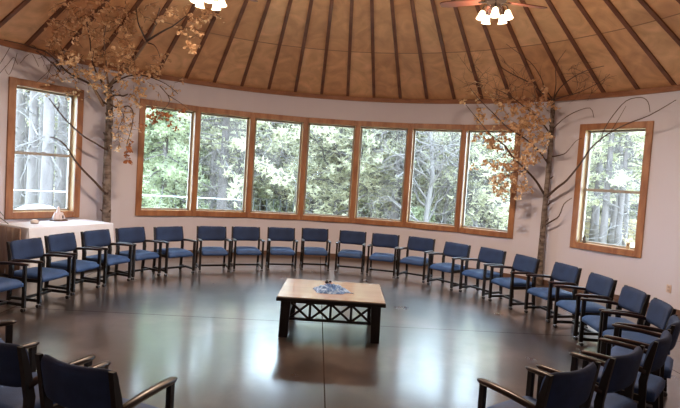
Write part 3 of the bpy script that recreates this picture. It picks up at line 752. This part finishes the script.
# right tree -------------------------------------------------------
DR = 10.2
rt = empty('dried_birch_tree'); tag(rt, 'slender dried birch tree standing indoors left of the single right window', 'tree')
g0 = at(541, 275, DR); g0 = Vector((g0.x-.01, g0.y, 0))
tp = smoothpts([g0, at(540.5, 258, DR), at(542.5, 235, DR), at(545, 205, DR), at(548.5, 170, DR), at(551, 140, DR), at(552.5, 118, DR), at(553, 99, DR)], 4)
kk = len(tp); MB().tube(tp, [.058-.022*i/(kk-1)+rn.uniform(-.004, .004) for i in range(kk)], 12).build('trunk', BARK, rt, smooth=True)
mb = MB()
for i in range(14):
    p_ = tp[rn.randint(5, kk-2)]; a = rn.uniform(pi, 2*pi); q = p_+Vector((cos(a), sin(a), 0))*.045
    mb.tube([q, q+Vector((cos(a)*.05, sin(a)*.05, .05))], [.015, .006], 5)
mb.build('knots', TWIG, rt)
p2 = Plant3(9)
RB = [
 ([(546, 198, DR), (550, 194, DR-.1), (558, 187, DR-.2), (567, 180, DR-.3), (580, 164, DR-.45), (592, 147, DR-.6), (608, 134, DR-.8), (628, 123.5, DR-1.0), (649, 115.5, DR-1.2), (676, 100, DR-1.5)], .026, .005, TWIG),
 ([(601, 139, DR-.7), (605, 128, DR-.8), (613, 115.5, DR-.9), (626, 101, DR-1.1), (641, 97.5, DR-1.3), (648, 102, DR-1.3), (650, 112, DR-1.3)], .009, .004, TWIG),
 ([(610, 133, DR-.85), (618, 120, DR-.9), (626, 106, DR-1.0)], .007, .003, TWIG),
 ([(543.5, 226, DR), (552, 221, DR-.1), (559, 216, DR-.15), (564, 204, DR-.25), (572, 198, DR-.3)], .016, .006, TWIG),
 ([(551, 157, DR), (564, 154, DR-.15), (570, 148, DR-.25), (576, 141, DR-.3), (582, 138, DR-.35)], .010, .004, TWIG),
 ([(551, 131, DR), (562, 120, DR-.2), (575, 112, DR-.4), (590, 108, DR-.6), (594, 118, DR-.6)], .010, .004, TWIG),
 ([(544, 194, DR), (536, 181, DR-.15), (527, 171, DR-.3), (512, 156, DR-.5), (504, 145, DR-.6), (492, 136, DR-.7), (479, 121, DR-.8), (466, 105, DR-.9)], .022, .005, TWIG),
 ([(527, 171, DR-.3), (515, 172, DR-.5), (505, 176, DR-.6), (498, 184, DR-.65)], .010, .004, TWIG),
 ([(549, 165, DR), (538, 150, DR-.2), (524, 138, DR-.4), (508, 128, DR-.6), (492, 112, DR-.8), (480, 100, DR-1.0), (470, 88, DR-1.1)], .016, .004, TWIG),
 ([(551, 135, DR), (540, 120, DR-.2), (526, 108, DR-.5), (510, 96, DR-.8), (494, 88, DR-1.0)], .014, .004, TWIG),
 ([(552, 102, DR), (541, 92, DR-.3), (528, 82, DR-.6), (512, 74, DR-.9), (500, 66, DR-1.1), (494, 55, DR-1.3)], .014, .004, TWIG),
 ([(553, 100, DR), (545, 88, DR-.4), (540, 76, DR-.7), (530, 62, DR-1.1), (506, 44, DR-1.6)], .010, .003, TWIG),
 ([(553, 100, DR), (560, 88, DR-.4), (572, 78, DR-.7), (588, 70, DR-1.1), (604, 66, DR-1.4)], .012, .004, TWIG),
 ([(553, 100, DR), (566, 96, DR-.3), (580, 92, DR-.6), (600, 82, DR-1.0), (610, 74, DR-1.3)], .010, .003, TWIG),
 ([(553, 102, DR), (556, 84, DR-.5), (556, 66, DR-.9), (566, 50, DR-1.4)], .009, .003, TWIG),
]
for pts, a, b, mt in RB:
    mb = MB(); branch(mb, pts, a, b, 6); mb.build('branch', mt, rt, smooth=True)
r = p2.r
for c_ in ((480, 116, 6, 8, 6), (490, 100, 8, 8, 6), (478, 92, 7, 6, 3), (505, 108, 8, 8, 8), (520, 100, 8, 8, 9), (532, 112, 7, 8, 12), (518, 122, 8, 7, 9), (538, 128, 5, 7, 8), (536, 94, 6, 6, 7),
           (506, 128, 6, 6, 5), (524, 140, 7, 6, 8), (536, 150, 5, 7, 6), (478, 134, 5, 5, 3), (494, 146, 6, 5, 5), (510, 150, 6, 5, 6), (524, 160, 6, 5, 5), (494, 162, 5, 5, 4), (508, 168, 5, 5, 6), (503, 182, 5, 5, 9),
           (510, 178, 5, 5, 6), (524, 180, 4, 5, 4), (526, 194, 3, 3, 2), (498, 188, 4, 4, 4), (475, 158, 3, 4, 1)):
    cloud(p2, c_[0], c_[1], c_[2], c_[3], c_[4], DR-.5, .15, nl=4, size=.064, L=.2)
for k in range(34):
    x0, y0 = r.uniform(468, 545), r.uniform(72, 112); L = r.uniform(.25, .6)
    p2.spray(inside(x0, y0, DR-.8), (r.gauss(0, 1), r.gauss(0, .4), r.gauss(.3, .6)), L, 0, .05, 1, lrad=.003)
for k in range(14):
    x0, y0 = r.uniform(556, 606), r.uniform(60, 120); L = r.uniform(.25, .5)
    p2.spray(inside(x0, y0, DR-.9), (abs(r.gauss(0, 1)), r.gauss(0, .4), r.gauss(.2, .5)), L, 0, .05, 1, lrad=.003)
p2.twig.build('twigs', TWIG, rt, kind='stuff'); f_ = p2.leaf.build('foliage', LEAF, rt); f_['kind'] = 'stuff'

# ------------------------------------------------------------------ outdoors
GZ = -.55
gr = MB(); n = 48; vs = [P(90, 2*pi*i/n, GZ) for i in range(n)]; gr.add(vs, [tuple(range(n))[::-1]]); gr.build('ground', STRAW, kind='structure')
rf = random.Random(21)
def tuft(mb, p, size, nb=5, droop=0):
    for _ in range(nb):
        d = Vector((rf.gauss(0, 1), rf.gauss(0, 1), rf.gauss(-droop, .7))).normalized(); q = d.orthogonal().normalized(); q = q*cos(rf.random()*6)+d.cross(q)*sin(rf.random()*6)
        L = size*(.6+.8*rf.random()); w_ = L*.16
        mb.add([p-q*w_, p+q*w_, p+d*L+q*w_*.3, p+d*L-q*w_*.3], [(0, 1, 2, 3)])
def make_pine(name, h, tr, z0, spread, nb, dens, leafm, size, bare=0, droop=.2, lean=0):
    root = empty(name); pts = []
    for i in range(9):
        t = i/8; pts.append(Vector((lean*t*h+rf.gauss(0, .012), rf.gauss(0, .012), h*t)))
    MB().tube(pts, [tr*(1.15 if i == 0 else 1-.85*i/8) for i in range(9)], 10).build('trunk', PBARK, root, smooth=True)
    br = MB(); fo = MB()
    for k in range(nb):
        z = z0+(h-z0)*(k+rf.random())/nb; t = (z-z0)/(h-z0); a = rf.random()*2*pi; L = spread*(1-.75*t)*(.7+.5*rf.random())
        c = pts[0].lerp(pts[-1], z/h); c.z = z; bp = [c]; dd = Vector((cos(a), sin(a), .15-droop)).normalized(); cur = c.copy()
        for i in range(5):
            dd = (dd+Vector((rf.gauss(0, .14), rf.gauss(0, .14), -droop*.3+rf.gauss(0, .1)))).normalized(); cur = cur+dd*L/5; bp.append(cur.copy())
        br.tube(bp, [.03*(1-i/6)+.004 for i in range(6)], 4, cap=False)
        for i in range(dens):
            s = rf.random()**.6*4.99; kk_ = int(s); q = bp[kk_].lerp(bp[kk_+1], s-kk_)+Vector((rf.gauss(0, .16), rf.gauss(0, .16), rf.gauss(-.08, .12)))*spread*.35
            tuft(fo, q, size, 5, droop)
    for k in range(bare):       # dead, crooked, leafless branches low on the trunk
        z = rf.uniform(.8, z0+2.5); a = rf.random()*2*pi; L = rf.uniform(.6, 1.8)
        c = pts[0].lerp(pts[-1], z/h); c.z = z; bp = [c]; dd = Vector((cos(a), sin(a), .2)).normalized(); cur = c.copy()
        for i in range(6):
            dd = (dd+Vector((rf.gauss(0, .35), rf.gauss(0, .35), -.12+rf.gauss(0, .3)))).normalized(); cur = cur+dd*L/6; bp.append(cur.copy())
        br.tube(bp, [.022*(1-i/7)+.004 for i in range(7)], 4, cap=False)
        for i in range(5):
            q = bp[rf.randint(1, 6)]; e = q+Vector((rf.gauss(0, .25), rf.gauss(0, .25), rf.gauss(-.1, .25))); br.tube([q, q.lerp(e, .5)+Vector((0, 0, -.04)), e], [.008, .006, .003], 3, cap=False)
    br.build('branches', DBARK, root); fo.build('foliage', leafm, root); return root
def make_gnarled(name, h, leafm=None):
    root = empty(name); br = MB(); fo = MB()
    def grow(p, d, L, rad, dep):
        pts = [p]; cur = Vector(p); dd = Vector(d)
        for i in range(4):
            dd = (dd+Vector((rf.gauss(0, .28), rf.gauss(0, .28), rf.gauss(.02, .22)))).normalized(); cur = cur+dd*L/4; pts.append(cur.copy())
        br.tube(pts, [rad*(1-.12*i) for i in range(5)], 5 if dep > 2 else 3, cap=False)
        if dep > 0:
            for i in range(3 if dep > 1 else 4):
                k = rf.randint(1, 4); grow(pts[k], (dd+Vector((rf.gauss(0, .75), rf.gauss(0, .75), rf.gauss(-.05, .5)))).normalized(), L*.66, rad*.58, dep-1)
        elif leafm:
            for _ in range(2): tuft(fo, pts[rf.randint(1, 4)], .14, 4)
    tk_ = [Vector((0, 0, 0)), Vector((.08, .03, h*.2)), Vector((.02, -.05, h*.45)), Vector((.15, .05, h*.7))]
    MB().tube(tk_, [.10, .08, .065, .045], 8).build('trunk', DBARK, root, smooth=True)
    for k in range(17):
        t = .1+.88*k/16; p = tk_[0].lerp(tk_[3], t); a = rf.random()*2*pi; grow(p, Vector((cos(a), sin(a), .5)), h*.30, .036, 4)
    br.build('branches', DBARK, root)
    if leafm: fo.build('foliage', leafm, root)
    return root
def make_bush(name, rad, h, leafm, n_):
    root = empty(name); st_ = MB(); fo = MB()
    for k in range(9):
        a = rf.random()*2*pi; e = Vector((cos(a)*rad*.7, sin(a)*rad*.7, h*(.6+.4*rf.random()))); st_.tube([(0, 0, 0), e*.5+Vector((0, 0, h*.15)), e], [.02, .012, .004], 4, cap=False)
    for k in range(n_):
        a = rf.random()*2*pi; q = rf.random()**.5; z = rf.random(); tuft(fo, Vector((cos(a)*rad*q*(1-.4*z), sin(a)*rad*q*(1-.4*z), h*z*.95+.08)), .13, 5)
    st_.build('stems', DBARK, root); fo.build('foliage', leafm, root); return root
protos = {
 'pine': make_pine('pine_tree', 9.5, .19, 2.8, 2.6, 46, 50, NEED, .16, bare=40),
 'thin': make_pine('pine_tree', 8.5, .13, 2.2, 1.9, 44, 44, NEED, .15, bare=34),
 'tall': make_pine('pine_tree', 10.5, .17, 5.0, 2.2, 34, 44, NEED, .15, bare=46),
 'fir': make_pine('fir_tree', 7, .13, .5, 2.3, 70, 90, FIR, .14, droop=.38),
 'wide': make_pine('pine_tree', 7.5, .17, .7, 3.0, 60, 90, NEED, .17, bare=24, droop=.25),
 'bare': make_gnarled('gnarled_tree', 5.5),
 'leafy': make_gnarled('gnarled_tree', 6.5, NEED),
 'bush': make_bush('bush', 1.2, 1.5, SCRUB, 900),
 'gbush': make_bush('bush', .9, 1.6, FIR, 900),
}
used = set()
def plant(kind, px, D, label, cat, group=None, s=1, rz=None):
    p_ = at(px, 200, D); o = protos[kind] if kind not in used else copy_tree(protos[kind]); used.add(kind)
    o.location = (p_.x, p_.y, GZ); o.scale = (s,)*3; o.rotation_euler = (0, 0, rf.random()*6.28 if rz is None else rz)
    tag(o, label, cat, group); return o
# single trees one can point at
plant('fir', 163, 17.5, 'bright green fir with drooping boughs outside the leftmost row pane', 'tree', s=.95)
plant('pine', 222, 17, 'thick straight pine trunk seen through second pane from left', 'tree', s=.95)
plant('bare', 240, 17.5, 'grey crooked leafless tree right of the thick pine in second pane', 'tree', s=.85)
plant('pine', 396, 19, 'pinkish pine trunk at the right edge of the fifth pane', 'tree', s=1.0)
plant('bare', 430, 17, 'tangled grey leafless tree filling the sixth pane', 'tree', s=1.05)
plant('bare', 446, 18.5, 'second tangled grey tree at right of the sixth pane', 'tree', s=.95)
plant('gbush', 420, 18, 'yellow-green bush low in the sixth pane', 'bush', s=.9)
plant('leafy', 372, 20, 'grey-green twiggy tree in the fifth pane', 'tree', s=1.1)
plant('leafy', 336, 20, 'grey-green twiggy tree in the fourth pane', 'tree', s=1.15)
plant('fir', 262, 24, 'yellow-green fir on the left of the third pane', 'tree', s=.85)
plant('tall', 46, 16, 'grey pine trunk in middle of the single left window', 'tree', s=1.05)
plant('tall', 31, 18, 'broad pale pine trunk behind the single left window', 'tree', s=1.0)
plant('tall', 606, 22, 'dark pine trunk in middle of the single right window', 'tree', s=.9)
plant('wide', 628, 32, 'wide green pine at upper right of the single right window', 'tree', s=1)
groups = [
 ('leftmost window', 'seen through the single left window', [('tall', 18, 21), ('tall', 60, 19), ('tall', 68, 25), ('tall', 24, 26), ('tall', 40, 24), ('thin', 50, 30), ('thin', 38, 34), ('wide', 10, 36), ('wide', 66, 40), ('wide', 36, 44), ('thin', 78, 34), ('pine', 0, 30)]),
 ('first pane', 'behind the fir of the leftmost row pane', [('fir', 146, 24), ('fir', 184, 23), ('wide', 170, 30), ('wide', 150, 37), ('fir', 190, 34), ('wide', 130, 38)]),
 ('second pane', 'behind the thick trunk of the second pane', [('wide', 206, 27), ('fir', 238, 31), ('wide', 228, 38), ('thin', 212, 22), ('leafy', 246, 24)]),
 ('third pane', 'in the third pane with bright sky above', [('leafy', 284, 24), ('wide', 268, 36), ('leafy', 256, 30)]),
 ('fourth pane', 'behind the fourth pane of the row', [('wide', 320, 30), ('wide', 344, 35), ('thin', 328, 26), ('leafy', 312, 25), ('wide', 300, 44)]),
 ('fifth pane', 'in the back of the fifth pane', [('fir', 364, 30), ('wide', 386, 34), ('leafy', 400, 25), ('wide', 370, 42), ('thin', 380, 27)]),
 ('sixth pane', 'behind the tangled trees of the sixth pane', [('wide', 422, 34), ('wide', 446, 38), ('leafy', 414, 25), ('leafy', 452, 27)]),
 ('seventh pane', 'in the rightmost row pane', [('leafy', 476, 19), ('leafy', 500, 21), ('wide', 484, 28), ('fir', 502, 31), ('thin', 492, 24), ('thin', 468, 25), ('wide', 474, 38), ('wide', 516, 38), ('bare', 508, 22), ('thin', 512, 27)]),
 ('right window', 'in the back of the single right window', [('tall', 597, 26), ('tall', 616, 25), ('tall', 638, 33), ('tall', 626, 27), ('wide', 600, 34), ('wide', 622, 38), ('wide', 584, 38), ('wide', 648, 40), ('thin', 612, 31), ('thin', 580, 27), ('thin', 622, 22)]),
 ('gap', 'in the woods between the windows', [('wide', 100, 38), ('pine', 88, 30), ('wide', 540, 40), ('pine', 552, 34), ('wide', -20, 40), ('wide', 680, 40), ('pine', 110, 27)])]
nm = {'tall': 'high-crowned pine', 'thin': 'slim pine', 'pine': 'tall pine', 'fir': 'green fir', 'wide': 'bushy green pine', 'leafy': 'twiggy grey-green tree', 'bare': 'bare crooked tree'}
for g, where, lst in groups:
    for k, px, D in lst:
        plant(k, px, D, '%s %s' % (nm[k], where), 'tree', 'woods, %s: %s' % (g, nm[k]), s=rf.uniform(.85, 1.15))
# bush line low in the windows
for px, D in [(20, 30), (60, 27), (150, 28), (180, 27), (205, 31), (246, 33), (262, 31), (290, 33), (318, 31), (345, 34), (368, 31), (392, 30), (412, 31), (440, 29), (470, 31), (495, 29), (515, 33), (590, 28), (610, 27), (635, 30)]:
    plant('bush', px, D, 'low brown scrub bush in the dry grass outside', 'bush', 'brown scrub bushes outside', s=rf.uniform(.7, 1.1))
# white rail beyond the left panes, dark wire fence beyond the third pane, white mound
def pt_at(px, py, D): return at(px, py, D)
rail = empty('pipe_fence'); tag(rail, 'white pipe fence rail crossing low behind the left windows', 'fence')
pz = at(160, 195.8, 15.5).z; rp = []
for px in (-60, 0, 80, 122, 197, 250):
    q = at(px, 195, 15.5); rp.append(Vector((q.x, q.y, pz)))
MB().tube(rp, .014, 8).build('rail', WHITE, rail)
for q in rp: MB().tube([(q.x, q.y, GZ), (q.x, q.y, q.z)], .03, 8).build('post', WHITE, rail)
wf = empty('wire_fence'); tag(wf, 'dark low wire fence outside the second and third panes', 'fence')
pA, pB = at(205, 207, 20), at(300, 207, 20); n = 14; zf = at(260, 204, 20).z
for i in range(n+1):
    q = pA.lerp(pB, i/n); MB().tube([(q.x, q.y, GZ), (q.x, q.y, zf+.2)], .02, 5).build('post', DIRON, wf)
for dz in (.2, -.05): MB().tube([(pA.x, pA.y, zf+dz), (pB.x, pB.y, zf+dz)], .014, 4).build('rail', DIRON, wf)
q = at(38, 206, 14.2); mo = MB().lathe([(1.02, 0), (1.0, .25), (.86, .52), (.6, .72), (.3, .83), (.02, .86)], 24, M=Matrix.Scale(.8, 4, (0, 1, 0))).build('white_dome', WHITE, smooth=True)
mo.location = (q.x, q.y, GZ); mo.scale = (1, 1, 1.4); tag(mo, 'white rounded mound outside, low in the single left window', 'mound')

# ------------------------------------------------------------------ scale the whole plan to metres
for o in list(C.objects):
    if o.parent is None and o.type != 'CAMERA':
        o.location = Vector(o.location)*K
        if o.type == 'LIGHT': continue
        o.scale = Vector(o.scale)*K
